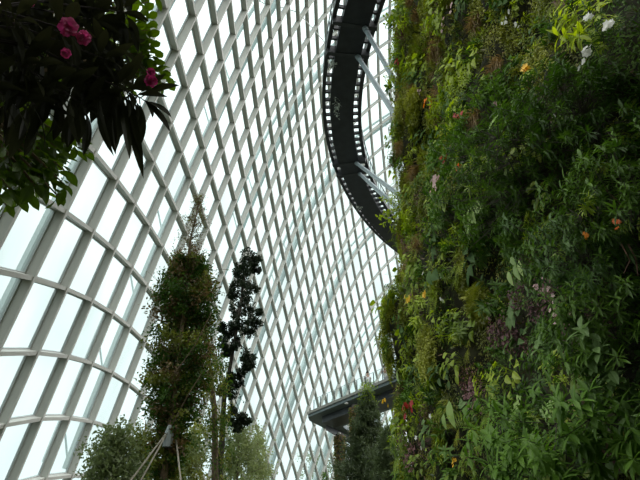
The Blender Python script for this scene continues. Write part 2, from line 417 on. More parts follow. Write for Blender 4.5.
def person(loc, yaw, shirt, short, label, pose, pack=False):
    root = empty('person', tuple(loc)); root.rotation_euler = (0, 0, yaw); tag(root, label, 'person', None)
    lean = 0.0 if pose == 'stand' else 0.22
    V = {'pel': (0, 0, .92), 'wst': (0, -lean*.3, 1.08), 'cst': (0, -lean*.8, 1.3), 'nk': (0, -lean*1.2, 1.45), 'hd0': (0, -lean*1.4-.01, 1.54), 'hd1': (0, -lean*1.6-.02, 1.64)}
    for s_, n_ in ((-1, 'l'), (1, 'r')):
        V['hp'+n_] = (s_*.1, 0, .86); V['kn'+n_] = (s_*.11, -.03, .48); V['an'+n_] = (s_*.12, .02, .09); V['to'+n_] = (s_*.13, -.15, .04)
        V['sh'+n_] = (s_*.19, -lean, 1.4); 
        if pose == 'stand' : V['el'+n_] = (s_*.27, -.03, 1.14); V['wr'+n_] = (s_*.17, -.26, 1.16); V['ha'+n_] = (s_*.14, -.33, 1.17)
        else: V['el'+n_] = (s_*.28, -lean-.16, 1.2); V['wr'+n_] = (s_*.14, -lean-.3, 1.32); V['ha'+n_] = (s_*.1, -lean-.34, 1.38)
    ks = list(V); ix = {k: n for n, k in enumerate(ks)}
    E_ = [('pel', 'wst'), ('wst', 'cst'), ('cst', 'nk'), ('nk', 'hd0'), ('hd0', 'hd1')]
    for n_ in 'lr': E_ += [('pel', 'hp'+n_), ('hp'+n_, 'kn'+n_), ('kn'+n_, 'an'+n_), ('an'+n_, 'to'+n_), ('cst', 'sh'+n_), ('sh'+n_, 'el'+n_), ('el'+n_, 'wr'+n_), ('wr'+n_, 'ha'+n_)]
    rad = {'pel': (.14, .11), 'wst': (.125, .095), 'cst': (.15, .11), 'nk': .055, 'hd0': .085, 'hd1': .085}
    for n_ in 'lr': rad.update({'hp'+n_: .085, 'kn'+n_: .055, 'an'+n_: .04, 'to'+n_: .035, 'sh'+n_: .06, 'el'+n_: .042, 'wr'+n_: .03, 'ha'+n_: .033})
    skin_mesh('body', [V[k] for k in ks], [(ix[a], ix[b_]) for a, b_ in E_], [rad[k] for k in ks], SKIN, root)
    def sub(name, keys, edges, rr, mat):
        ii = {k: n for n, k in enumerate(keys)}
        skin_mesh(name, [V[k] if k in V else k for k in keys], [(ii[a], ii[b_]) for a, b_ in edges], rr, mat, root)
    sub('shirt', ['wst', 'pel', 'cst', 'shl', 'ell', 'shr', 'elr'], [('pel', 'wst'), ('wst', 'cst'), ('cst', 'shl'), ('shl', 'ell'), ('cst', 'shr'), ('shr', 'elr')], [(.15, .12), (.15, .12), (.18, .135), .08, .06, .08, .06], shirt)
    sub('shorts', ['pel', 'hpl', 'knl', 'hpr', 'knr'], [('pel', 'hpl'), ('hpl', 'knl'), ('pel', 'hpr'), ('hpr', 'knr')], [(.155, .125), .105, .075, .105, .075], short)
    h = Vector(V['hd1']); b = MB(); b.blob(tuple(h + Vector((0, .025, .03))), .108, 2, .06, 12, (.92, 1, 1)); b.build('hair', HAIR, root, True, rel=False)
    b = MB(); b.blob(tuple(h + Vector((0, -.098, -.05))), .018, 1, 0, 6, (.8, 1, 1.3)); b.build('nose', SKIN, root, True, rel=False)
    for s_ in (-1, 1):
        b = MB(); b.blob(tuple(h + Vector((s_*.034, -.086, -.02))), .012, 1, 0, 6); b.build('eye', HAIR, root, True, rel=False)
        b = MB(); b.blob(tuple(h + Vector((s_*.088, 0, -.03))), .022, 1, 0, 6, (.5, 1, 1.4)); b.build('ear', SKIN, root, True, rel=False)
        hv = Vector(V['ha'+('l' if s_ < 0 else 'r')]); wv = Vector(V['wr'+('l' if s_ < 0 else 'r')]); dr = (hv-wv).normalized(); b = MB()
        for q in range(4):
            o_ = hv + Vector(((q-1.5)*.017, 0, 0)); b.tube([o_, o_+dr*.045, o_+dr*.07+Vector((0, 0, -.025))], [.009, .008, .006], 5)
        b.tube([hv, hv+Vector((-s_*.035, 0, .01))+dr*.02], [.01, .008], 5); b.build('fingers', SKIN, root, True, rel=False)
    if pack:
        b = MB(); b.blob((.26, -.02, 1.12), .13, 4, .05, 10, (.7, 1.1, 1.7)); b.build('shoulder_bag', SHORT, root, True, rel=False)
    return root
def onplat(px, py_, back):
    i = (px-308)/(430-308); e = pz(308, 413.5).lerp(pz(430, 362), i); return Vector((e.x, e.y, PZ)) + inw*back
person(onplat(366.5, 0, .95), R(4), SHIRT, GREYC, 'person in a white shirt and dark shorts standing at the platform rail', 'stand')
person(onplat(379, 0, 1.5), R(-25), SHIRT2, GREYC, 'person in pale clothes with a dark shoulder bag, nearer the planted wall', 'lean', True)

# ---------------------------------------------------------------- foliage helpers
LV_DARK = leafmat('dark_leaf', (0.035, 0.08, 0.010), (0.11, 0.205, 0.03), .28, glossy=.025)
LV_TREE2 = leafmat('blackish_green_leaf', (0.014, 0.026, 0.011), (0.032, 0.055, 0.022), .18)
LV_OLIVE = leafmat('olive_leaf', (0.12, 0.14, 0.02), (0.3, 0.31, 0.055), .35)
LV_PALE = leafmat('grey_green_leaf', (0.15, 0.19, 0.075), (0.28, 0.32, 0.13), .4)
LV_CON = leafmat('conifer_needles', (0.06, 0.085, 0.035), (0.12, 0.16, 0.065), .25)
LV_MID = leafmat('mid_green_leaf', (0.14, 0.215, 0.018), (0.36, 0.45, 0.05), .35)
LV_DEEP = leafmat('deep_green_leaf', (0.05, 0.12, 0.014), (0.13, 0.24, 0.035), .3, glossy=.02)
LV_BRIGHT = leafmat('yellow_green_leaf', (0.26, 0.36, 0.025), (0.46, 0.55, 0.06), .4)
LV_BLUE = leafmat('blue_green_leaf', (0.07, 0.13, 0.04), (0.16, 0.25, 0.09), .3, glossy=.02)
LV_HEART = leafmat('pale_heart_leaf', (0.28, 0.42, 0.12), (0.42, 0.55, 0.18), .35)
LV_RED = leafmat('purple_leaf', (0.11, 0.04, 0.045), (0.25, 0.12, 0.115), .25)
LV_BROWN = leafmat('brown_fibre', (0.13, 0.085, 0.03), (0.32, 0.22, 0.09), .2)
LV_MOSS = leafmat('moss_green', (0.16, 0.19, 0.016), (0.36, 0.38, 0.05), .25)
LV_LIME = leafmat('backlit_leaf', (0.035, 0.07, 0.005), (0.09, 0.15, 0.012), .5)
LV_RHODO = leafmat('leathery_leaf', (0.02, 0.022, 0.009), (0.05, 0.052, 0.02), .2, rough=.5, glossy=.015)
PINK = leafmat('pink_petal', (0.36, 0.04, 0.14), (0.5, 0.09, 0.23), .45)
WHITE = leafmat('white_petal', (0.6, 0.6, 0.55), (0.85, 0.85, 0.8), .3)
ORANGE = leafmat('orange_petal', (0.65, 0.15, 0.02), (0.8, 0.3, 0.03), .3)
YELLOW = leafmat('yellow_petal', (0.75, 0.42, 0.03), (0.85, 0.6, 0.08), .3)
PALEP = leafmat('pale_pink_petal', (0.5, 0.33, 0.32), (0.65, 0.48, 0.45), .3)
REDP = leafmat('red_petal', (0.30, 0.02, 0.02), (0.42, 0.05, 0.04), .3)

def tree(name, label, cat, group, trunk, rad, shoots, mats, bark, leaf, seed=1, part='foliage', base=None, bark_part='trunk'):
    """shoots: (start, direction, length, radius of leaf cloud, number of leaves)"""
    rg = random.Random(seed)
    b0 = base if base is not None else Vector((trunk[0].x, trunk[0].y, 0))
    root = empty(name, tuple(b0)); tag(root, label, cat, group)
    b = MB(); b.tube(trunk, rad, 8); b.build(bark_part, bark, root, True)
    br = MB(); fo = MB()
    for (s0, d, L, cr, nl, mi) in shoots:
        d = d.normalized(); pts = [s0]; p = s0.copy(); dd = d.copy()
        for k in range(4):
            dd = (dd + rdir(rg)*.25 + Vector((0, 0, .06))).normalized(); p = p + dd*L/4; pts.append(p.copy())
        if L > .05: br.tube(pts, [max(.004, L*.018)*(1-.2*k) for k in range(5)], 4)
        fo.m = mi
        for k in range(nl):
            t = rg.random()**.6; i = min(int(t*4), 3); q = pts[i].lerp(pts[i+1], t*4-i) + rdir(rg)*cr*rg.random()**.5
            a, w = leaf[0]*rg.uniform(.6, 1.3), leaf[1]*rg.uniform(.6, 1.3)
            fo.chip(q, (rdir(rg)+dd*.5+Vector((0, 0, -.3))), rdir(rg), a, w)
    if br.v: br.build('branches', bark if bark is not TWIGB else TWIG, root)
    o = fo.build(part, mats, root)
    return root
TWIGB = None
def shoots_along(trunk, prof, n, per, leaf_r, rg, droop=.1, mats=1, zmin=None):
    """branches leaving the trunk all round, length from the profile over trunk height"""
    out = []
    tot = len(trunk)-1
    for k in range(n):
        t = (k + rg.random())/n*tot; i = min(int(t), tot-1); s0 = trunk[i].lerp(trunk[i+1], t-i)
        L = lerp(prof, s0.z) * rg.uniform(.55, 1.08)
        a = rg.uniform(0, 2*math.pi); d = Vector((math.cos(a), math.sin(a), rg.uniform(-.1, .45)-droop))
        if L > .02: out.append((s0, d, L, leaf_r*(.35+.5*min(L, 1.4)), int(per*L)+3, rg.randrange(mats)))
    return out

# tall layered tree
rg = random.Random(11)
D1 = 16.0
tp = [at(x, y, d=D1) for x, y in ((164, 478), (171, 425), (178, 370), (183, 320), (187, 280), (188, 258), (191, 236), (196, 216), (199, 197))]
base1 = Vector((tp[0].x - .55, tp[0].y, 0))
tr = [base1, base1.lerp(tp[0], .6)] + tp
def wpx(px, y): return px * (at(320, y, d=D1)-EYE).length / F     # pixels of half width to metres there
prof = [(at(0+180, y, d=D1).z, wpx(w, y)) for y, w in ((480, 13), (430, 20), (405, 31), (380, 35), (340, 36), (320, 35), (300, 31), (280, 25), (262, 18), (252, 6), (235, 8), (215, 8), (197, 3))]
rad = [.13, .12] + [.11, .10, .085, .07, .055, .045, .03, .018, .008]
sh = [q for q in shoots_along(tr[2:8], prof, 620, 130, .32, rg, .05, 4) if not (q[1].y < -.45 and rg.random() < .8)] 
TR1 = tree('broadleaf_tree', 'tall tree with dense olive foliage and a thin bare reddish top', 'tree', None, tr, rad, sh, [LV_DARK, LV_OLIVE, LV_DARK, LV_BROWN], BARK, (.10, .062), 21)
TR1['label'] = 'tall broad tree with dense olive foliage and a thin twiggy reddish top'
rg2 = random.Random(5); b = MB(); fo = MB()
for k in range(130):
    t = rg2.uniform(3.2, 8); t = min(t, 7.98); i = int(t); s0 = tp[i].lerp(tp[i+1], t-i)
    a = rg2.uniform(0, 6.28); L = lerp(prof, s0.z)*rg2.uniform(.6, 1.5)+.12; d = Vector((math.cos(a), math.sin(a)*.8, rg2.uniform(.1, 1.1))).normalized()
    pts = [s0]; p = s0; 
    for q in range(4): d = (d+rdir(rg2)*.3).normalized(); p = p + d*L/4; pts.append(p)
    b.tube(pts, [.010, .008, .006, .005, .004], 4)
    for q in range(30):
        fo.m = 0 if rg2.random() < .55 else 1
        fo.chip(pts[rg2.randrange(1, 5)] + rdir(rg2)*.16*rg2.random(), rdir(rg2), rdir(rg2), rg2.uniform(.03, .07), rg2.uniform(.015, .035))
b.build('top_twigs', TWIG, TR1); fo.build('top_sprigs', [LV_BROWN, LV_OLIVE], TR1)
b = MB(); bt = [at(176, 372, d=D1-.6), at(195, 345, d=D1-1.0), at(212, 312, d=D1-1.1)]; b.tube(bt, [.02, .015, .008], 5); b.build('limb', BARK, TR1); b = MB()
bt = [at(172, 425, d=D1-.3), at(188, 395, d=D1-.9), at(205, 368, d=D1-1.2)]; b.tube(bt, [.022, .016, .008], 5); b.build('limb', BARK, TR1)
for q, pp in enumerate((((131, 480), (168, 431)), ((141, 480), (170, 428)), ((181, 482), (176, 438)))):
    a = at(*pp[0], d=D1-1.3+q*.2); c = at(*pp[1], d=D1-.25); e = a + (a-c)*(a.z/(c.z-a.z)); e.z = 0
    b = MB(); b.tube([e, c], .022, 6)
    tag(b.build('support_cane', STAKE), ['left one of the two pale canes propping the tall tree', 'right one of the two parallel canes propping the tall tree', 'upright pale cane to the right of the tall tree trunk'][q], 'cane')
b = MB(); c = at(168.5, 437, d=D1-.3); b.tube([c+Vector((0, 0, .3)), c+Vector((0, 0, .1)), c-Vector((0, 0, .25))], [.05, .12, .13], 8)
tag(b.build('wrapping', solid('pale_wrap', (.30, .34, .34), .6)), 'pale grey wrapping tied round the tall tree trunk above the canes', 'wrap')

# dark tree with cloud-like clumps
D2 = 20.0
tp2 = [at(x, y, d=D2) for x, y in ((219, 482), (222, 440), (224, 400), (233, 350), (240, 310), (243, 285), (248, 262))]
tr2 = [Vector((tp2[0].x-.5, tp2[0].y, 0))] + tp2
cl = [(249,255,10),(257,262,7),(241,266,9),(256,268,6),(247,270,8),(236,276,8),(247,281,10),(239,287,9),(252,290,7),(244,297,9),(233,294,6),(238,308,9),(250,314,8),(256,323,7),(258,312,4),(243,325,9),(234,322,8),(249,333,6),(229,331,8),(221,343,7),(236,341,6),(222,328,6),(245,357,6),(252,361,7),(246,366,6),(226,352,6),(238,382,7),(228,378,7),(232,392,7),(222,388,7),(240,374,5),(241,418,6),(236,426,6),(246,421,6),(229,420,5),(233,410,4),(236,347,5)]
sh = []
for (x, y, r_) in cl:
    k = D2/F/math.cos(R(16))*1.05; c = at(x, y, d=D2+rnd.uniform(-.3, .3)); rr = r_*k
    i = min(range(len(tp2)-1), key=lambda q: abs(tp2[q].z - c.z)); s0 = tp2[i].lerp(tp2[i+1], .3)
    sh.append((s0, c-s0, max((c-s0).length, .06), rr*.25, 10, 0))
    for q in range(9):
        o_ = c + rdir()*rr*.62; sh.append((o_, rdir(), .04, rr*.42, 46, 0))
tree('cloud_pruned_tree', 'slim blackish green tree with rounded clumps one above the other', 'tree', None, tr2, [.14, .12, .10, .085, .065, .05, .04, .015], sh, [LV_TREE2], BARKD, (.10, .065), 5)
# a third slim tree between the two
D3 = 19.0
tp3 = [at(x, y, d=D3) for x, y in ((215, 482), (215, 440), (214, 405), (211, 375), (209, 350))]
tr3 = [Vector((tp3[0].x-.1, tp3[0].y, 0))] + tp3
sh = []
for k in range(85):
    y = rnd.uniform(350, 432) if rnd.random() < .8 else rnd.uniform(432, 480); x = rnd.uniform(193, 230) - (420-y)*.03
    c = at(x, y, d=D3+rnd.uniform(-.6, .6)); i = 1 if y > 400 else 3; sh.append((tp3[i].lerp(c, .5), c-tp3[i], (c-tp3[i]).length*.5, .26, 42, rnd.randrange(2)))
tree('slender_tree', 'slender brown-trunked tree filling the gap between the tall and the clumped tree', 'tree', None, tr3, [.12, .11, .10, .09, .06, .03], sh, [LV_DARK, LV_OLIVE], BARK, (.09, .055), 8)
# loose grey-green crowns along the bottom
BU = [(118, 436, 30, 15.0, 'feathery grey-green young tree farthest left, before the slanting ribs'),
      (146, 432, 28, 18.5, 'light green young tree just left of the propped trunk'),
      (195, 438, 30, 20.5, 'light green young tree behind the tall trunk and its canes'),
      (240, 424, 32, 22.0, 'grey-green young tree below the lowest dark clump'),
      (258, 444, 18, 25.0, 'grey-green young tree at the foot of the ribs, rightmost of the low crowns')]
for q, (x, y, w, d_, lab) in enumerate(BU):
    top = at(x, y-12, d=d_); r_ = w*d_/F*1.02
    trk = [Vector((top.x, top.y, 0)), Vector((top.x+.1, top.y, top.z*.5)), top]
    sh = []
    for k in range(190):
        z = rnd.random()**.7; c = top + Vector((rnd.gauss(0, .55)*r_*(.4+z), rnd.gauss(0, .5)*r_*(.4+z), -z*max(3.4, top.z-.8)))
        s0 = Vector((top.x, top.y, max(c.z-.4, .2))); sh.append((s0.lerp(c, .5), c-s0, (c-s0).length*.5, .34, 95, rnd.randrange(2)))
    tree('young_tree', lab, 'tree', None, trk, [.06, .05, .015], sh, [LV_PALE, LV_PALE if q in (0, 3, 4) else LV_OLIVE], BARK, (.11, .055), 30+q)
# conifer
D4 = 21.0
top = at(367, 392, d=D4)
trk = [Vector((top.x+.1, top.y, 0)), Vector((top.x+.05, top.y, top.z*.5)), top]
prof = [(0, 1.5), (top.z-3.6, 1.75), (top.z-2.4, 1.2), (top.z-1.0, .5), (top.z, .08)]
sh = shoots_along([trk[0].lerp(trk[1], .3), trk[1], trk[2]], prof, 620, 130, .22, random.Random(4), .15, 1)
CT = tree('conifer', 'dark green conifer in front of the viewing platform beside the planted wall', 'conifer', None, trk, [.1, .07, .02], sh, [LV_CON], BARKD, (.16, .035), 41, 'needles')
fo = MB(); rg = random.Random(3)
for k in range(500):
    c = top + Vector((rg.gauss(0, .16), rg.gauss(0, .16), rg.uniform(-.55, .35))); fo.chip(c, rdir(rg)+Vector((0, 0, .6)), rdir(rg), .09, .035)
fo.build('new_growth', LV_MID, CT)
# second conifer, bluish, at its foot by the wall
top = at(388, 428, d=19.0); trk = [Vector((top.x, top.y, 0)), Vector((top.x, top.y, top.z*.5)), top]
sh = shoots_along([trk[0].lerp(trk[1], .5), trk[1], trk[2]], [(0, 1.0), (top.z-1.4, .7), (top.z, .2)], 300, 120, .2, random.Random(14), .1, 1)
tree('conifer', 'bluish green bushy conifer low down against the planted wall', 'conifer', None, trk, [.08, .06, .02], sh, [LV_CON], BARKD, (.15, .035), 42, 'needles')
# planted columns under the platform
def column(px, d_, w, top_z, label, seed):
    c = at(px, d_, z=top_z); c.z = 0; rg = random.Random(seed); r_ = w*.5
    root = empty('planted_column', tuple(c)); tag(root, label, 'column')
    b = MB(); b.tube([c, c+Vector((0, 0, top_z))], r_*.8, 12); b.build('shaft', BARKD, root, True)
    fo = MB()
    for k in range(5200):
        a = rg.uniform(0, 6.28); z = rg.uniform(.2, top_z-.15); rr = r_*rg.uniform(.82, 1.12); q = c+Vector((math.cos(a)*rr, math.sin(a)*rr, z))
        fo.m = 0 if rg.random() < .7 else 1
        fo.chip(q, Vector((math.cos(a), math.sin(a), -1.0))+rdir(rg)*.8, rdir(rg), .24*rg.uniform(.6, 1.2), .11)
    fo.build('climbing_plants', [LV_BROWN, LV_DARK], root)
column(339.5, 434, .80, PZ-.86, 'column clad in brown climbing plants under the far arm of the platform', 1)
column(356, 405, .80, PZ-.86, 'planted column under the near arm of the platform, behind the conifer', 2)
# seedling at the foot and plants outside the glass
c = at(326, 474, d=24); trk = [Vector((c.x, c.y, 0)), c]
tree('sapling', 'small dark sapling below the planted column', 'tree', None, trk, [.03, .01], [(c-Vector((0, 0, .4)), rdir(), .1, .28, 120, 0), (c-Vector((0, 0, .9)), rdir(), .1, .3, 120, 0), (c, rdir(), .1, .16, 60, 0)], [LV_DARK], BARKD, (.09, .06), 3)
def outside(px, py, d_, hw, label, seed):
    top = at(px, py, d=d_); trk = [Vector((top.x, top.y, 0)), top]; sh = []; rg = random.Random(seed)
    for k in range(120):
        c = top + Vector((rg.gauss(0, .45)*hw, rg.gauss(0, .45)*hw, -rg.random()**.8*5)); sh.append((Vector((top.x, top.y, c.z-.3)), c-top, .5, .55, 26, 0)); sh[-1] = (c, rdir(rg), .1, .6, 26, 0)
    tree('outdoor_tree', label, 'tree', None, trk, [.15, .04], sh, [LV_PALE], BARK, (.3, .16), seed)  # pale leaf colour stands in for bright haze through the glass
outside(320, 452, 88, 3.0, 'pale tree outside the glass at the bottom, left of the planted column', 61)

# ---------------------------------------------------------------- planted wall
WS = 0.80
ctrl = [(12, 19), (8, 20.6), (5.2, 20.4), (3.2, 18.8), (2.15, 16.3), (2.05, 14.0), (2.35, 11.6), (2.75, 9.6), (3.2, 7.6), (3.8, 5.9), (4.7, 4.5), (6.0, 3.4), (7.8, 2.8), (11, 2.4)]
ctrl = [Vector((x*WS, y*WS, 0)) for x, y in ctrl]
cur = spline(ctrl, .1); NS = len(cur)
CA = np.array([[p.x, p.y] for p in cur])
def wbase(s):
    k = min(max(s/.1, 0), NS-1.001); i = int(k); a = k-i
    return CA[i]*(1-a) + CA[i+1]*a
def LX(z): return .072*min(z, 24) - .22*math.exp(-((z-6.9)/.8)**2) + .06*math.exp(-((z-5.3)/.6)**2)
def wpt(s, z):
    p = wbase(s); q = wbase(s+.3) - wbase(s-.3); q = q/ (np.linalg.norm(q)+1e-9)
    n2 = Vector((q[1], -q[0], 0))                     # outwards (left / towards the camera)
    if n2.dot(Vector((p[0]-4.5, p[1]-10, 0))) < 0 and True: n2 = -n2
    lean = LX(z)
    dist = noise.noise(Vector((s*.55, z*.55, 3)))*.5 + noise.noise(Vector((s*1.6, z*1.6, 8)))*.2
    return Vector((p[0]+lean, p[1]+.03*z, z)) + n2*dist, n2
SL = (NS-1)*.1
b = MB(); nz = 100; ns = 110; ZT = 27
n0 = 0
for k in range(nz+1):
    for i in range(ns+1):
        p, n_ = wpt(SL*i/ns, ZT*k/nz); b.v.append(tuple(p - n_*.1))
for k in range(nz):
    for i in range(ns): a = k*(ns+1)+i; b.f.append((a, a+1, a+ns+2, a+ns+1)); b.mi.append(0)
top0 = len(b.v)
# the mass behind the face
for k in range(nz+1): b.v.append((14+1.7, 12, ZT*k/nz))
o = b.build('wall_right', SOIL, None, True); tag(o, 'tall planted mountain wall on the right covered with plants', kind='structure')

for x, y, lab in ((337, 108, 'pale straggly plant hanging from the left edge of the walkway, longest of them'), (332, 66, 'small pale plant at the upper left edge of the walkway'), (359, 208, 'pale plant tuft hanging low on the left edge of the walkway')):
    c = at(x, y, z=HZ-.75); rg = random.Random(x); b = MB()
    for k in range(150 if x == 337 else 50):
        q = c + Vector((rg.gauss(0, .09), rg.gauss(0, .1 if x != 337 else .42), rg.uniform(-.1, .55))); b.chip(q, rdir(rg)+Vector((0, 0, -.5)), rdir(rg), .16, .08)
    b.tube([c+Vector((0, 0, .7)), c], .015, 4)
    tag(b.build('hanging_plant', leafmat('silvery_leaf', (0.3, 0.33, 0.28), (0.55, 0.56, 0.5), .3)), lab, 'plant')

# --- plant kinds: local x along the wall, y up the wall, z away from it
def frame(n):
    z = n.normalized(); y = Vector((0, 0, 1)); x = y.cross(z).normalized(); y = z.cross(x)
    return Matrix((x, y, z)).transposed()
def k_broad(rg, mat, n=16, L=.15, W=.11, r=.22):
    b = MB()
    for k in range(n):
        a = rg.uniform(0, 6.28); q = rg.random()**.6*r; o = Vector((math.cos(a)*q*.3, math.sin(a)*q*.3, .02)); e = Vector((math.cos(a)*q, math.sin(a)*q, rg.uniform(.08, .3)))
        b.tube([o, (o+e)/2+Vector((0, .02, .02)), e], [.004, .003, .003], 3)
        b.leaf(e, Vector((math.cos(a)*.6, math.sin(a)*.5-.7, .35)), Vector((0, .45, 1)), L*rg.uniform(.6, 1.25), W*rg.uniform(.7, 1.2), 4, rg.uniform(.2, .8), rg.uniform(.1, .35), .34)
    return b
def k_lance(rg, mat, n=7, L=.16, W=.04, tw=.3, per=13):
    b = MB()
    for k in range(n):
        a = rg.uniform(0, 6.28); d = Vector((math.cos(a)*.8, math.sin(a)*.7+.1, rg.uniform(.5, 1.1))).normalized(); ln = tw*rg.uniform(.5, 1.2)
        o = Vector((math.cos(a)*.06, math.sin(a)*.06, 0)); e = o + d*ln
        b.tube([o, e], [.006, .003], 3)
        for q in range(per):
            t = 1 - (q/per)**1.5*.75; p = o.lerp(e, t); a2 = q*2.4; u = d.orthogonal().normalized(); w = d.cross(u)
            dd = d*rg.uniform(.2, .7) + (u*math.cos(a2)+w*math.sin(a2))*.9 + Vector((0, -.15, 0))
            b.leaf(p, dd, Vector((0, .6, .8)), L*rg.uniform(.6, 1.15), W*rg.uniform(.8, 1.2), 3, rg.uniform(.1, .7), .3, .45)
    return b
def k_fern(rg, mat, n=11, L=.42):
    b = MB()
    for k in range(n):
        a = rg.uniform(0, 6.28); d = Vector((math.cos(a), math.sin(a)*.8+.2, .8)).normalized(); p = Vector((0, 0, 0)); ln = L*rg.uniform(.6, 1.15); st = 13
        for q in range(st):
            d = (d + Vector((0, -.13, -.035))).normalized(); p2 = p + d*ln/st; t = (q+1)/st
            u = d.cross(Vector((0, .5, 1))).normalized(); w = ln*.2*math.sin(math.pi*min(1, t*.9+.08))**.8
            b.quad(p-u*.002, p+u*.002, p2+u*.002, p2-u*.002)
            for s_ in (-1, 1): b.chip(p2, u*s_+d*.35, Vector((0, .5, 1)), w, w*.28)
            p = p2
    return b
def k_small(rg, mat, n=150, r=.28, L=.045, dep=.16):
    b = MB()
    for k in range(n):
        a = rg.uniform(0, 6.28); q = rg.random()**.5*r; p = Vector((math.cos(a)*q, math.sin(a)*q*1.15, dep*rg.random()*(1-.6*(q/r)**2)))
        b.leaf(p, Vector((rg.gauss(0, .8), rg.gauss(-.35, .7), .45)), Vector((0, .4, 1)), L*rg.uniform(.6, 1.4), L*.62*rg.uniform(.7, 1.3), 2, .4, .3, .45)
    for k in range(7):
        a = rg.uniform(0, 6.28); b.tube([(0, 0, 0), (math.cos(a)*r*.6, math.sin(a)*r*.6, dep*.7)], [.004, .002], 3)
    return b
def k_grass(rg, mat, n=170, L=.42):
    b = MB()
    for k in range(n):
        a = rg.uniform(0, 6.28); o = Vector((rg.gauss(0, .06), rg.gauss(0, .05), 0)); d = Vector((math.cos(a)*.45, math.sin(a)*.4+.35, 1)).normalized()
        b.leaf(o, d, Vector((0, 1, .2)), L*rg.uniform(.5, 1.15), .011, 4, rg.uniform(1.2, 2.4), 0, .2)
    return b
def k_moss(rg, mat, r=.22, n=2200):
    b = MB(); b.blob((0, 0, .0), r*.72, rg.random()*9, .18, 12, (1, 1.35, .62))
    for k in range(n):
        d = rdir(rg)
        if d.z < -.1: continue
        rr = r*.9*(1+.18*noise.noise(d*2.3)*2); p = Vector((d.x*rr, d.y*rr*1.35, d.z*rr*.62)); b.chip(p*rg.uniform(.75, 1.1), d+rdir(rg)*.7+Vector((0, -.4, 0)), rdir(rg), .05, .016)
    return b
def k_trail(rg, mat, n=22, L=.65):
    b = MB()
    for k in range(n):
        p = Vector((rg.gauss(0, .12), rg.gauss(.1, .08), 0)); d = Vector((rg.gauss(0, .3), .1, 1)).normalized(); st = 12; ln = L*rg.uniform(.5, 1.1)
        for q in range(st):
            d = (d + Vector((rg.gauss(0, .06), -.34, -.12))).normalized(); p2 = p + d*ln/st; b.tube([p, p2], .003, 3)
            for s_ in (0, 1, 2): b.leaf(p2, rdir(rg)+d*.4, Vector((0, .3, 1)), .05*rg.uniform(.6, 1.3), .026, 2, .3, .2, .4)
            p = p2
    return b
def k_flower(rg, n=7, r=.035, spread=.16, petals=5, h=.26):
    b = MB()
    for k in range(n):
        c = Vector((rg.gauss(0, spread*.6), rg.gauss(0, spread*.6), h*rg.uniform(.7, 1.1))); ax = Vector((rg.gauss(0, .3), rg.gauss(0, .3), 1)).normalized(); u = ax.orthogonal().normalized(); w = ax.cross(u)
        for q in range(petals):
            a = q*6.283/petals; b.leaf(c, (u*math.cos(a)+w*math.sin(a))+ax*.35, ax, r, r*.8, 2, .3, .1, .5)
    return b
rg = random.Random(99)
KIND = {}
def kind(key, name, cat, noun, builder, mat, nvar, part=None):
    ms = []
    for v in range(nvar): ms.append(builder(rg).mesh(name, mat))
    KIND[key] = (name, cat, noun, ms, part)
kind('broad', 'broadleaf_plant', 'plant', 'broad-leaved green plant', lambda r_: k_broad(r_, 0), LV_MID, 4)
kind('blue', 'begonia', 'plant', 'blue-green plant with large pointed leaves', lambda r_: k_broad(r_, 0, 12, .19, .12, .2), LV_BLUE, 3)
kind('lance', 'lance_leaf_plant', 'plant', 'dark green plant with narrow pointed leaves', lambda r_: k_lance(r_, 0), LV_DARK, 4)
kind('lancem', 'lance_leaf_plant', 'plant', 'mid green plant with narrow pointed leaves', lambda r_: k_lance(r_, 0, 6, .13, .035, .26), LV_MID, 4)
kind('fern', 'fern', 'fern', 'green fern with arching fronds', lambda r_: k_fern(r_, 0), LV_MID, 4)
kind('fernb', 'fern', 'fern', 'yellow-green fern with arching fronds', lambda r_: k_fern(r_, 0, 12, .34), LV_MOSS, 3)
kind('small', 'creeping_plant', 'plant', 'small-leaved creeping plant', lambda r_: k_small(r_, 0), LV_OLIVE, 4)
kind('smalld', 'creeping_plant', 'plant', 'dark small-leaved creeping plant', lambda r_: k_small(r_, 0, 170, .3, .05), LV_DARK, 4)
kind('red', 'purple_leaf_plant', 'plant', 'plant with small purple-brown leaves', lambda r_: k_small(r_, 0, 110, .2, .055, .2), LV_RED, 3)
kind('grass', 'grass_tuft', 'grass', 'drooping tuft of brown dry grass', lambda r_: k_grass(r_, 0, 190, .36), LV_BROWN, 3)
kind('trail', 'trailing_plant', 'plant', 'trailing light green creeper', lambda r_: k_trail(r_, 0), LV_MOSS, 3)
kind('moss', 'moss_cushion', 'moss', 'rounded moss cushion', lambda r_: k_moss(r_, 0), LV_MOSS, 3)
def zone(px, py):
    a = 'upper' if py < 160 else 'middle' if py < 320 else 'lower'
    c = 'beside the glass' if px < 452 else 'half way along' if px < 545 else 'near the right edge'
    return a, c
counts = {}
def put(key, p, n, rot, sc_, label=None, group=True, zoned=True):
    name, cat, noun, ms, _ = KIND[key]
    o = bpy.data.objects.new(name, rnd.choice(ms)); col.objects.link(o)
    m = frame(n) @ Matrix.Rotation(rot, 3, 'Z')
    o.matrix_world = Matrix.Translation(p) @ m.to_4x4() @ Matrix.Diagonal((sc_, sc_, sc_, 1))
    q = pix(p); a, c = zone(q[0], q[1])
    if label: tag(o, label, cat)
    else: tag(o, '%s, %s planted wall %s' % (noun, a, c), cat, '%ss, %s wall, %s' % (noun, a, c))
    return o
WT = {  # how often each kind grows: far edge, middle, near
 0: dict(small=7, smalld=4, grass=4, fernb=5, moss=2, red=3, broad=3, lancem=4, trail=4, fern=4, blue=2),
 1: dict(small=3, smalld=4, grass=1, fernb=3, moss=1, red=3, broad=6, lancem=6, trail=3, fern=5, blue=3, lance=4),
 2: dict(smalld=3, small=1, fern=3, red=2, broad=4, lance=8, lancem=4, blue=3, trail=1)}
cand = []
rg = random.Random(2024)
z = .8
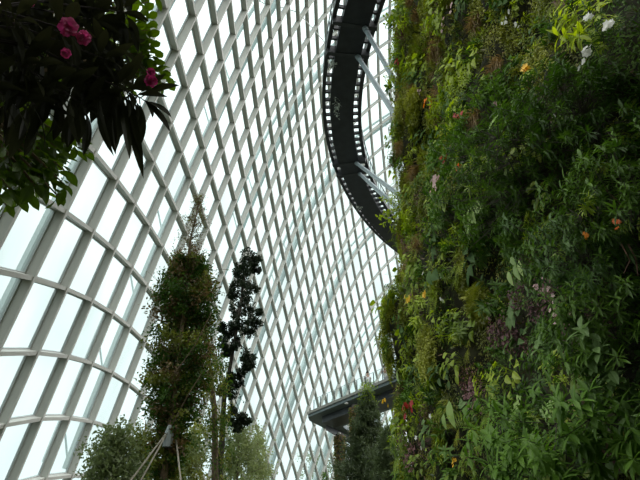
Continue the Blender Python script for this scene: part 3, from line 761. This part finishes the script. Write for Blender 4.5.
while z < 25:
    s = .2
    while s < SL-.1:
        ss = s + rg.uniform(-.16, .16); zz = z + rg.uniform(-.16, .16)
        p, n_ = wpt(min(max(ss, .2), SL-.2), zz); q = pix(p)
        s += .36
        if q is None: continue
        if not (-60 < q[0] < 690 and -50 < q[1] < 540): continue
        v = (p-EYE).normalized()
        if v.dot(n_) > .22: continue
        cand.append((q[2], p, n_, q[0], q[1], v.dot(n_)))
    z += .36
rg.shuffle(cand)
tot = {}
for dep, p, n_, x, y, vd in cand:
    # patches: neighbouring plants tend to be of one kind
    zn = 0 if dep > 12 else 1 if dep > 7.5 else 2
    if 455 < x and 75 < y < 250 and zn >= 1: w = dict(lance=9, smalld=3, lancem=2, broad=1)
    elif zn >= 1 and x > 470 and 250 < y < 360 and rg.random() < .5: w = dict(red=4, lance=3, smalld=3, blue=2)
    elif zn >= 1 and y < 90 and 480 < x < 560 and rg.random() < .4: w = dict(trail=4, small=3, lancem=3)
    else: w = WT[zn]
    ks = list(w); h = noise.noise(Vector((p.x*.9+5, p.y*.9, p.z*.9)))*.5+.5
    wt = [w[k]*(1+4*max(0, noise.noise(Vector((p.x*.8+17*i_, p.y*.8, p.z*.8)))))**2 for i_, k in enumerate(ks)]
    k = rg.choices(ks, wt)[0]
    if tot.get(KIND[k][0], 0) >= 296: 
        k = next((c_ for c_ in ('lancem', 'broad', 'smalld', 'fern', 'blue', 'trail', 'red') if tot.get(KIND[c_][0], 0) < 296), None)
        if k is None: continue
    tot[KIND[k][0]] = tot.get(KIND[k][0], 0)+1
    sc_ = rg.uniform(.9, 1.45) * (1.0 if k not in ('moss',) else 1.0) * (1.0 if zn == 0 else .85 if zn == 1 else .72)
    put(k, p + n_*.02, n_, rg.uniform(-.6, .6) if k in ('grass', 'trail', 'fern', 'fernb') else rg.uniform(-.9, .9), sc_)
print('PLANTS', len(cand), tot)
LV_SEED = leafmat('seedling_leaf', (0.02, 0.038, 0.007), (0.06, 0.10, 0.018), .2)
# carpet of tiny growth between them, coloured dark for shade in the gaps
fo = MB(); rg = random.Random(77)
for k in range(70000):
    s = rg.uniform(2.0, SL-.3); z = rg.uniform(.5, 25); p, n_ = wpt(s, z); q = pix(p)
    if q is None or not (-20 < q[0] < 660 and -20 < q[1] < 500): continue
    if noise.noise(Vector((s*.9, z*.9, 20))) < -.42: continue
    fo.m = 0 if noise.noise(Vector((s*.7, z*.7, 40))) > 0 else 1
    if rg.random() < .12: fo.m = 2
    d = n_*rg.uniform(.1, .7) + rdir(rg)*.8 + Vector((0, 0, -.4)); a = rg.uniform(.05, .13)
    fo.chip(p + n_*rg.uniform(-.05, .12), d, n_+Vector((0, 0, .6)), a, a*.4)
tag(fo.build('moss', [leafmat('shade_tinted_moss', (0.05, 0.055, 0.010), (0.13, 0.13, 0.025), .2), LV_SEED, leafmat('dry_stems', (0.06, 0.04, 0.016), (0.16, 0.11, 0.045), .2)]), 'carpet of moss and seedlings covering the planted wall between the plants', 'moss', kind='stuff')

# --- plants that stand out, found by their place on the wall
def hit(px, py, out=.25):
    """where the line of sight meets the planted wall"""
    best = None
    r = ray(px, py).normalized()
    t = 2.0
    while t < 30:
        p = EYE + r*t
        for s in (None,):
            pass
        # nearest section point at this height
        pts = CA + np.array([LX(p.z), .03*p.z]); dd = np.hypot(pts[:, 0]-p.x, pts[:, 1]-p.y); i = int(dd.argmin())
        w, n_ = wpt(i*.1, p.z)
        if (p-w).dot(n_) < out: return p, n_
        t += .06
    return EYE + r*12, Vector((-1, 0, 0))
def special(name, label, cat, px, py, parts, size=1.0, out=.25, rot=0.0, group=None):
    p, n_ = hit(px, py, out); root = empty(name); tag(root, label, cat, group)
    root.matrix_world = Matrix.Translation(p - n_*.12) @ (frame(n_) @ Matrix.Rotation(rot, 3, 'Z')).to_4x4() @ Matrix.Diagonal((size, size, size, 1))
    for pn, b, m in parts:
        me = b.mesh(pn, m); o = bpy.data.objects.new(pn, me); col.objects.link(o); o.parent = root
    return root
def leaves_list(lst, stem=True):
    """(x, y, length, width, angle) in the plant's own plane; every blade a part of its own"""
    bs = []; st = MB()
    for (x, y, L, W, a) in lst:
        d = Vector((math.cos(R(a)), math.sin(R(a)), .12)); o = Vector((x, y, .2)); b = MB(); bs.append(b); b.leaf(o, d, Vector((0, .35, 1)), L, W, 6, .45, .12, .36)
        st.tube([(0, 0, 0), o*.5 + Vector((0, .02, .05)), o], [.008, .006, .005], 4)
    return bs, st
rg = random.Random(31)
b, st = leaves_list([(.0, .1, .34, .22, -78), (-.16, .12, .30, .17, -100), (.18, .08, .30, .2, -60), (-.1, -.1, .30, .16, -110)])
special('arum_plant', 'plant with large pale green heart leaves on the middle of the wall', 'plant', 474, 214, [('leaf_blade', q_, LV_HEART) for q_ in b] + [('stalks', st, LV_MID)], .95, .35)
b, st = leaves_list([(.12, .14, .42, .26, -90), (-.14, -.0, .24, .17, -95)])
special('arum_plant', 'pale yellow-green arum with one big drooping leaf, low on the wall', 'plant', 452, 412, [('leaf_blade', q_, LV_HEART) for q_ in b] + [('stalks', st, LV_MID)], 1.0, .35)
b, st = leaves_list([(-.12, 0, .24, .10, -85), (.03, .02, .26, .10, -80), (.16, .03, .24, .1, -95), (.0, .16, .18, .09, -70)])
special('arum_plant', 'plant with upright spoon-shaped leaves in a row on the shaded middle of the wall', 'plant', 517, 268, [('leaf_blade', q_, LV_HEART) for q_ in b] + [('stalks', st, LV_MID)], .9, .3)
b, st = leaves_list([(.0, .1, .22, .2, -90), (-.12, .0, .2, .18, -120), (.12, .02, .2, .18, -50)])
special('arum_plant', 'cluster of wide dull green leaves between white blossoms, near the glass side', 'plant', 437, 278, [('leaf_blade', q_, LV_BLUE) for q_ in b] + [('stalks', st, LV_MID)], 1.3, .3)
b, st = leaves_list([(.0, .1, .26, .17, -90)])
special('arum_plant', 'single broad lime leaf low near the platform side of the wall', 'plant', 404, 376, [('leaf_blade', q_, LV_HEART) for q_ in b] + [('stalks', st, LV_MID)], 1.3, .3)
b, st = leaves_list([(-.2, -.05, .36, .12, 25)])
special('arum_plant', 'one long pale leaf pointing up to the right below a pink bloom', 'plant', 497, 122, [('leaf_blade', q_, LV_HEART) for q_ in b] + [('stalks', st, LV_MID)], .85, .45)
special('yellow_orchid', 'plant with bright yellow blossoms on the upper wall', 'flower', 527, 70, [('blossoms', k_flower(rg, 7, .085, .10), YELLOW), ('foliage', k_broad(rg, 0, 8, .14, .07, .18), LV_BRIGHT)], .62, .4)
for (x, y, n, s, lab) in ((611, 29, 7, .62, 'white blossom cluster highest at the upper right corner'), (591, 54, 7, .62, 'white blossom cluster below the yellow-green spray'), (592, 17, 4, .5, 'small white blossom cluster inside the yellow-green spray'), (584, 66, 3, .5, 'tiny white blossoms hanging below the larger white cluster')):
    special('white_rhododendron', lab, 'flower', x, y, [('blossoms', k_flower(rg, n, .07, .06, 5, .3), WHITE), ('foliage', k_lance(rg, 0, 2, .14, .04, .2, 8), LV_DARK)], s*1.1, .9)
BRS = k_lance(rg, 0, 9, .24, .06, .42, 10)
special('yellow_green_shrub', 'bright yellow-green shrub with long drooping leaves, upper right', 'shrub', 583, 24, [('foliage', BRS, LV_BRIGHT)], .9, .5)
special('yellow_green_shrub', 'bright leafy shoot tips on the dark shrub near the right edge', 'shrub', 576, 200, [('foliage', k_lance(rg, 0, 4, .13, .032, .2, 10), LV_BRIGHT)], .85, 1.0)
special('yellow_green_shrub', 'single lime shoot of three leaves right of the purple foliage', 'shrub', 577, 289, [('foliage', k_lance(rg, 0, 1, .17, .045, .2, 4), LV_BRIGHT)], .95, .6)
b = MB()
for k in range(24):
    t = k/24; a = k*2.4; p = Vector((-.2+.42*t, -.18+.4*t, .3)); b.leaf(p, Vector((math.cos(a), math.sin(a), .5)), Vector((0, 0, 1)), .09, .06, 3, .5, .2)
special('coleus', 'pale lime spike of crowded leaves above the bottom shrubs', 'plant', 521, 411, [('foliage', b, LV_HEART)], .62, .55)
special('coleus', 'pale lime crowded foliage ball above the bottom shrubs, right of the spike', 'plant', 547, 411, [('foliage', k_small(rg, 0, 90, .14, .07, .2), LV_HEART)], .75, .6)
WF = [(430, 273, 'white hanging blossom left of the wide dull leaves'), (446, 277, 'white hanging blossom right of the wide dull leaves'), (424, 437, 'white double blossom low on the wall near the conifer'), (448, 300, 'lone white blossom under the wide dull leaves'), (437, 416, 'white speck of a blossom beside the lime arum'), (556, 116, 'single white blossom in the dark shrub'), (431, 450, 'small white blossom below the white double blossom')]
for x, y, lab in WF: special('white_flower', lab, 'flower', x, y, [('blossoms', k_flower(rg, 2, .05, .03, 5, .3), WHITE), ('foliage', k_broad(rg, 0, 4, .1, .06, .1), LV_MID)], .9 if x < 500 else .5, .3 if x < 500 else .9)
PK = [(448, 28, .9, PALEP, 'pale pink blossom high on the wall'), (455, 8, 1.0, PALEP, 'pink blossom near the top left of the wall'), (423, 91, .9, PALEP, 'pale pink blossom above the orange flowers'), (500, 106, .8, PALEP, 'dusty pink bloom over the long pale leaf'), (510, 12, .7, WHITE, 'white blossom dots topmost in the trailing shrub'), (520, 26, .7, WHITE, 'white blossom pair in the trailing shrub'), (506, 24, .7, WHITE, 'small white blossoms left in the trailing shrub'), (448, 184, 1.3, PALEP, 'pale pinkish blossoms in the middle of the mossy face'), (444, 192, 1.2, PALEP, 'whitish pink blossoms lower in the mossy face')]
for x, y, s, m, lab in PK: special('pink_flower', lab, 'flower', x, y, [('blossoms', k_flower(rg, 4, .05, .08, 5, .28), m), ('foliage', k_small(rg, 0, 40, .14, .05), LV_OLIVE)], s, .3)
OR = [(438, 103, 1.4, ORANGE, 'orange bloom on the upper wall near the glass'), (463, 167, .9, ORANGE, 'orange bloom above the heart leaves'), (416, 299, 1.2, YELLOW, 'amber bloom by the mossy edge'), (429, 294, 1.0, YELLOW, 'amber bloom below the wide dull leaves'), (404, 64, 1.4, REDP, 'red bloom hanging at the left edge of the wall'), (468, 116, 1.2, REDP, 'dull red foliage bloom high on the wall'), (452, 158, 1.1, REDP, 'small red bloom left of the orange one'), (424, 409, 1.8, REDP, 'dark red rosette low on the wall'), (618, 222, .6, ORANGE, 'orange bloom low in the dark shrub at the right'), (586, 235, .5, ORANGE, 'small orange bloom under the bright shoot tips'), (458, 462, .8, YELLOW, 'yellow leaf rosette near the bottom of the wall'), (393, 402, 1.2, YELLOW, 'yellow and orange bloom at the wall edge above the conifer')]
for x, y, s, m, lab in OR: special('bromeliad', lab, 'flower', x, y, [('bracts', k_flower(rg, 6, .045, .06, 6, .26), m), ('foliage', k_grass(rg, 0, 26, .2), LV_MID)], s, .3 if x < 550 else .9)
b = k_moss(rg, 0, .3, 5200)
special('moss_mound', 'big rounded mossy mound on the middle of the wall', 'moss', 474, 305, [('mound', b, LV_MOSS)], 1.0, .2)
special('moss_mound', 'narrow hanging moss column left of the big mound', 'moss', 457, 285, [('mound', k_moss(rg, 0, .16, 900), LV_MOSS)], 1.1, .2)
for x, y, s, lab in ((436, 48, 1.5, 'long beard of tan fibres on the upper wall'), (494, 65, 1.1, 'reddish tan ball of dry fibres on the upper wall'), (475, 20, 1.2, 'tan hanging fibre tuft near the top of the wall'), (472, 118, 1.2, 'tan fibre tuft by the dull red bloom'), (414, 172, 1.4, 'tan strip of dry fibres near the lower struts')):
    special('fibre_tuft', lab, 'plant', x, y, [('fibres', k_grass(rg, 0, 260, .34), LV_BROWN)], s, .25)
# sprays that stick out into the air at the upper left edge
for x, y, s, lab in ((404, 6, 1.5, 'leafy spray sticking out at the very top left of the wall'), (400, 40, 1.0, 'sparse leafy spray hanging out above the red bloom'), (396, 76, 1.2, 'creeper wound round the end of the upper strut'), (395, 208, 1.3, 'spiky leaf tuft where the lower struts meet the wall')):
    special('leafy_spray', lab, 'plant', x, y, [('foliage', k_lance(rg, 0, 9, .10, .04, .5, 13), LV_MID)], s, -.1 if x > 500 else .3)
# shrubs growing out of the wall, right
def shrub(label, px, py, out, spread, n, mat, L, W, seed, name='evergreen_shrub', per=16, twl=.16):
    """twigs with whorls of leaves, gathered round a woody frame rooted in the wall"""
    rg = random.Random(seed); c, n_ = hit(px, py, out); rootp, _ = hit(px+25, py+35, .0)
    root = empty(name, tuple(rootp)); tag(root, label, 'shrub'); b = MB(); fo = MB(); limbs = []
    for k in range(7):
        e = c - n_*.12 + Vector((rg.gauss(0, spread[0])*.7, rg.gauss(0, spread[1])*.7, rg.gauss(0, spread[2])*.7)); pts = [rootp, rootp.lerp(e, .5) + Vector((0, 0, -.06)), e]; b.tube(pts, [.014, .009, .005], 5); limbs += [pts[1], pts[1].lerp(e, .5), e]
    for k in range(n):
        e = c + Vector((rg.gauss(0, spread[0]), rg.gauss(0, spread[1]), rg.gauss(0, spread[2])))
        j_ = min(limbs, key=lambda p: (p-e).length); b.tube([j_, j_.lerp(e, .5)+Vector((0, 0, -.02)), e], [.004, .003, .002], 3)
        d = ((e-rootp).normalized() + n_*.5 + Vector((0, 0, .3)) + rdir(rg)*.4).normalized(); u = d.orthogonal().normalized(); w = d.cross(u); e2 = e + d*twl; b.tube([e, e2], .004, 3)
        for q in range(per):
            t = 1-(q/per)*.8; a = q*2.4; fo.leaf(e.lerp(e2, t), d*rg.uniform(.1, .8)+(u*math.cos(a)+w*math.sin(a)), Vector((0, 0, 1))+n_*.5, L*rg.uniform(.6, 1.15), W*rg.uniform(.8, 1.2), 4, rg.uniform(.2, .8), .25, .45)
    b.build('branches', BARKD, root); fo.build('foliage', mat, root)
    return root
shrub('large dark evergreen shrub hanging over the centre of the wall', 505, 165, .45, (.45, .5, .38), 230, LV_DARK, .115, .023, 1)
shrub('large dark evergreen shrub at the upper right with narrow leaves', 590, 115, .5, (.4, .4, .36), 210, LV_DARK, .13, .026, 2)
shrub('dark evergreen shrub at the right edge above the bare hanging roots', 610, 215, .5, (.35, .35, .28), 150, LV_DARK, .125, .027, 3)
shrub('grey-green shrub with narrow leaves below the dark ones, right', 588, 268, .5, (.3, .3, .25), 120, LV_BLUE, .12, .022, 4)
shrub('dull green drooping shrub left of the purple trail at the lower right', 610, 330, .45, (.3, .3, .22), 100, LV_DARK, .14, .03, 5)
shrub('leafy green shrub with long pointed leaves, bottom centre', 520, 445, .55, (.30, .26, .17), 34, LV_DEEP, .19, .036, 6, 'leafy_shrub', 12)
shrub('leafy green shrub with broad pointed leaves in the bottom right corner', 600, 425, .6, (.34, .28, .16), 44, LV_DEEP, .17, .052, 7, 'leafy_shrub', 12)
shrub('low leafy shrub along the bottom edge below the others', 565, 478, .7, (.24, .2, .12), 28, LV_DEEP, .18, .052, 8, 'leafy_shrub', 12)
shrub('grey-green large-leaved shrub at the right edge above the corner shrub', 622, 385, .5, (.2, .2, .16), 20, LV_BLUE, .17, .07, 9, 'leafy_shrub', 11)
for x, y, s, lab in ((613, 452, .8, 'hanging purple-pink blossom trail in the bottom right corner'), (560, 312, 1.0, 'purple-leaved clump at the foot of the grey-green shrub'), (545, 290, .9, 'dusky purple clump beside the spoon-shaped leaves'), (575, 322, .7, 'small purple clump below the lime shoot')):
    special('purple_trail', lab, 'plant', x, y, [('foliage', k_small(rg, 0, 90, .14, .05, .2), LV_RED), ('blossoms', k_flower(rg, 9, .03, .1, 5, .22), PALEP)], s, .45)
b = MB(); p0, n_ = hit(604, 185, .6); b.tube([p0, p0+Vector((.02, 0, -.1)), p0+Vector((.1, 0, -.22)), p0+Vector((.16, 0, -.36))], [.008, .008, .007, .004], 5)
tag(b.build('hanging_root', TWIG), 'bare curved root hanging in front of the dark shrub', 'root')
b = MB(); p0, n_ = hit(628, 244, .6); b.tube([p0, p0+Vector((.03, 0, -.15)), p0+Vector((.0, 0, -.32))], [.007, .007, .004], 5)
b.tube([p0+Vector((-.06, 0, 0)), p0+Vector((-.03, 0, -.17)), p0+Vector((-.12, 0, -.30))], [.006, .006, .004], 5)
tag(b.build('hanging_root', TWIG), 'pair of thin bare roots hanging at the right edge', 'root')

# ---------------------------------------------------------------- overhead shrubs, top left
def near_leaf(b, p, d, up, L, W, curl): b.leaf(p, d, up, L, W, 7, curl, .22, .5, .02, .002)
RB = Vector((-4.6, 2.6, 0))
rh = empty('rhododendron', tuple(RB)); tag(rh, 'dark long-leaved rhododendron with pink flowers overhead at the top left', 'shrub')
rg = random.Random(8)
hub = at(-110, 20, d=1.25)
b = MB(); b.tube([RB, RB+Vector((0, -.1, 2.6)), RB.lerp(hub, .4)+Vector((0, 0, 2.1)), RB.lerp(hub, .8)+Vector((0, 0, .7)), hub], [.05, .04, .03, .018, .012], 8); b.build('trunk', BARKD, rh, True)
WH = [(128, 92, 1.30), (108, 60, 1.32), (60, 92, 1.28), (88, 108, 1.35), (30, 70, 1.25), (70, 30, 1.22), (20, 20, 1.2), (125, 12, 1.3), (95, 20, 1.33), (40, 110, 1.33), (8, 100, 1.3), (50, 55, 1.36), (5, 50, 1.35), (95, 85, 1.4), (30, -10, 1.3), (80, -12, 1.35), (120, -30, 1.3), (-20, 30, 1.25), (-15, 90, 1.3), (140, 98, 1.36), (12, 0, 1.4), (60, 5, 1.4), (120, 50, 1.42), (75, 75, 1.42), (105, 35, 1.5), (80, 60, 1.5), (112, 80, 1.5), (20, 100, 1.5), (50, 20, 1.5)]
br = MB(); fo = MB()
for (x, y, d_) in WH:
    c = at(x, y, d=d_*1.05); m_ = hub.lerp(c, .5) + Vector((0, 0, .06)); br.tube([hub, m_, c], [.0035, .003, .002], 5)
    ax = (c-hub).normalized(); u = ax.orthogonal().normalized(); w = ax.cross(u)
    for q in range(15):
        a = q*2.4 + rg.random()*.4; dd = ax*rg.uniform(-.1, .5) + (u*math.cos(a)+w*math.sin(a))*1.0 + Vector((0, 0, -.35))
        near_leaf(fo, c - ax*.01*q*.3, dd, Vector((0, 0, 1)), rg.uniform(.09, .145), rg.uniform(.024, .034), rg.uniform(.2, .7))
# the two bunches that hang down clear of the mass
for (x, y, px2, py2) in ((128, 95, 139, 160), (128, 95, 126, 156), (118, 97, 117, 150), (112, 96, 108, 148), (100, 95, 95, 138), (120, 92, 132, 150), (70, 100, 75, 130), (140, 100, 168, 106), (138, 96, 172, 118)):
    a = at(x, y, d=1.36); c = at(px2, py2, d=1.30); near_leaf(fo, a, c-a, Vector((rg.uniform(-.9, .9), -.8, .5)), (c-a).length*rg.uniform(.8, 1.1), rg.uniform(.026, .036), rg.uniform(.1, .5))
br.build('branches', solid('blackish_bark', (0.02, 0.015, 0.012), 0.9), rh); fo.build('foliage', LV_RHODO, rh)
def bloom(px, py, d_, s):
    c = at(px, py, d=d_); b = MB(); rg_ = random.Random(px)
    for k in range(6):
        ax = (rdir(rg_)*.9 + (EYE-c).normalized()).normalized(); o = c + ax*.012*s; u = ax.orthogonal().normalized(); w = ax.cross(u)
        for q in range(5):
            a = q*1.2566+k; b.leaf(o, (u*math.cos(a)+w*math.sin(a))+ax*.6, ax, .030*s, .028*s, 4, .5, -.1, .6)
    b.build('pink_blossom', PINK, rh)
bloom(68, 27, 1.22, .82); bloom(84, 38, 1.22, .62); bloom(151, 81, 1.28, .6); bloom(66, 53, 1.18, .4); bloom(29, 1, 1.2, .45); bloom(151, 72, 1.28, .4)
# rounder light leaves behind
LB = Vector((-5.4, 3.6, 0)); ls = empty('leafy_tree', tuple(LB)); tag(ls, 'tree with small oval translucent green leaves hanging behind the rhododendron', 'tree')
hub2 = at(-120, 90, d=2.0); b = MB(); b.tube([LB, LB+Vector((0, 0, 3.0)), LB.lerp(hub2, .5)+Vector((0, 0, 1.9)), hub2], [.07, .05, .03, .015], 8); b.build('trunk', BARK, ls, True)
br = MB(); fo = MB(); rg = random.Random(15)
tw = []
for k in range(85):
    # bottom left mass, upper fringe to the right
    r0 = rg.random()
    if r0 < .5: x, y = rg.uniform(-40, 45), rg.uniform(95, 192)
    elif r0 < .62: x, y = rg.uniform(35, 62), rg.uniform(120, 178)
    else: x, y = rg.uniform(20, 140), rg.uniform(-40, 92)
    tw.append((x, y, rg.uniform(1.8, 2.5)))
tw += [(150, 20, 1.9), (148, 45, 1.9), (156, 66, 1.95), (165, 76, 1.95), (148, 2, 1.9), (160, -6, 2.0), (66, 186, 1.9), (58, 196, 1.9), (66, 172, 1.95), (72, 148, 2.0), (82, 150, 2.0), (60, 150, 1.95), (18, 198, 1.95), (6, 205, 1.9), (28, 195, 1.95), (138, 30, 1.9), (140, 60, 1.92), (146, 12, 1.95), (150, 38, 1.95), (152, 48, 1.95), (157, 58, 1.95), (160, 70, 1.95), (168, 84, 1.95), (144, 68, 2.0), (35, 186, 1.9), (148, 30, 1.9), (152, 55, 1.9), (45, 165, 1.9), (50, 180, 1.95), (10, 190, 1.9)]
for (x, y, d_) in tw:
    c = at(x, y, d=d_); m_ = hub2.lerp(c, .6) + Vector((0, 0, .1)); br.tube([m_.lerp(hub2, .3), m_, c], [.010, .006, .003], 4)
    ax = ((c-m_).normalized() + Vector((0, 0, -.25))).normalized(); u = ax.orthogonal().normalized(); w = ax.cross(u)
    for q in range(9):
        a = q*2.4; p = c - ax*.018*q; fo.leaf(p, (u*math.cos(a)+w*math.sin(a))+ax*.7+Vector((0, 0, -.2)), Vector((0, 0, 1))+rdir(rg)*.5, rg.uniform(.05, .085), rg.uniform(.028, .04), 4, .4, .2, .5, .01, .0015)
br.build('branches', BARK, ls); fo.build('foliage', LV_LIME, ls)

# ---------------------------------------------------------------- overcast sky
w = bpy.data.worlds.new('overcast_sky'); sc.world = w; w.use_nodes = True; nt = w.node_tree; nt.nodes.clear()
out = nt.nodes.new('ShaderNodeOutputWorld'); bg = nt.nodes.new('ShaderNodeBackground'); tc = nt.nodes.new('ShaderNodeTexCoord')
sp = nt.nodes.new('ShaderNodeSeparateXYZ'); rp = nt.nodes.new('ShaderNodeValToRGB'); nz_ = nt.nodes.new('ShaderNodeTexNoise'); nz_.inputs['Scale'].default_value = 2.2; nz_.inputs['Detail'].default_value = 5
nt.links.new(tc.outputs['Generated'], sp.inputs[0]); nt.links.new(tc.outputs['Generated'], nz_.inputs['Vector'])
ad = nt.nodes.new('ShaderNodeMath'); ad.operation = 'MULTIPLY_ADD'; ad.inputs[1].default_value = .25; nt.links.new(nz_.outputs['Fac'], ad.inputs[0]); nt.links.new(sp.outputs[2], ad.inputs[2])
e = rp.color_ramp.elements; e[0].position = 0.0; e[0].color = (0.12, 0.14, 0.12, 1); e[1].position = 1; e[1].color = (1.0, 1.0, 1.0, 1)
q = rp.color_ramp.elements.new(.12); q.color = (0.3, .34, .33, 1); q = rp.color_ramp.elements.new(.2); q.color = (0.54, 0.575, 0.58, 1); q = rp.color_ramp.elements.new(.6); q.color = (0.60, .61, .60, 1); q = rp.color_ramp.elements.new(.72); q.color = (.62, .63, .62, 1)
nt.links.new(ad.outputs[0], rp.inputs[0]); nt.links.new(rp.outputs[0], bg.inputs['Color']); bg.inputs['Strength'].default_value = 2.7
nt.links.new(bg.outputs[0], out.inputs['Surface'])
sc.view_settings.view_transform = 'Standard'; sc.view_settings.look = 'None'; sc.view_settings.gamma = 1; sc.view_settings.exposure = 0.28; sc.view_settings.use_curve_mapping = False
sc.cycles.transparent_max_bounces = 16; sc.cycles.max_bounces = 6; sc.cycles.diffuse_bounces = 3; sc.cycles.use_denoising = True
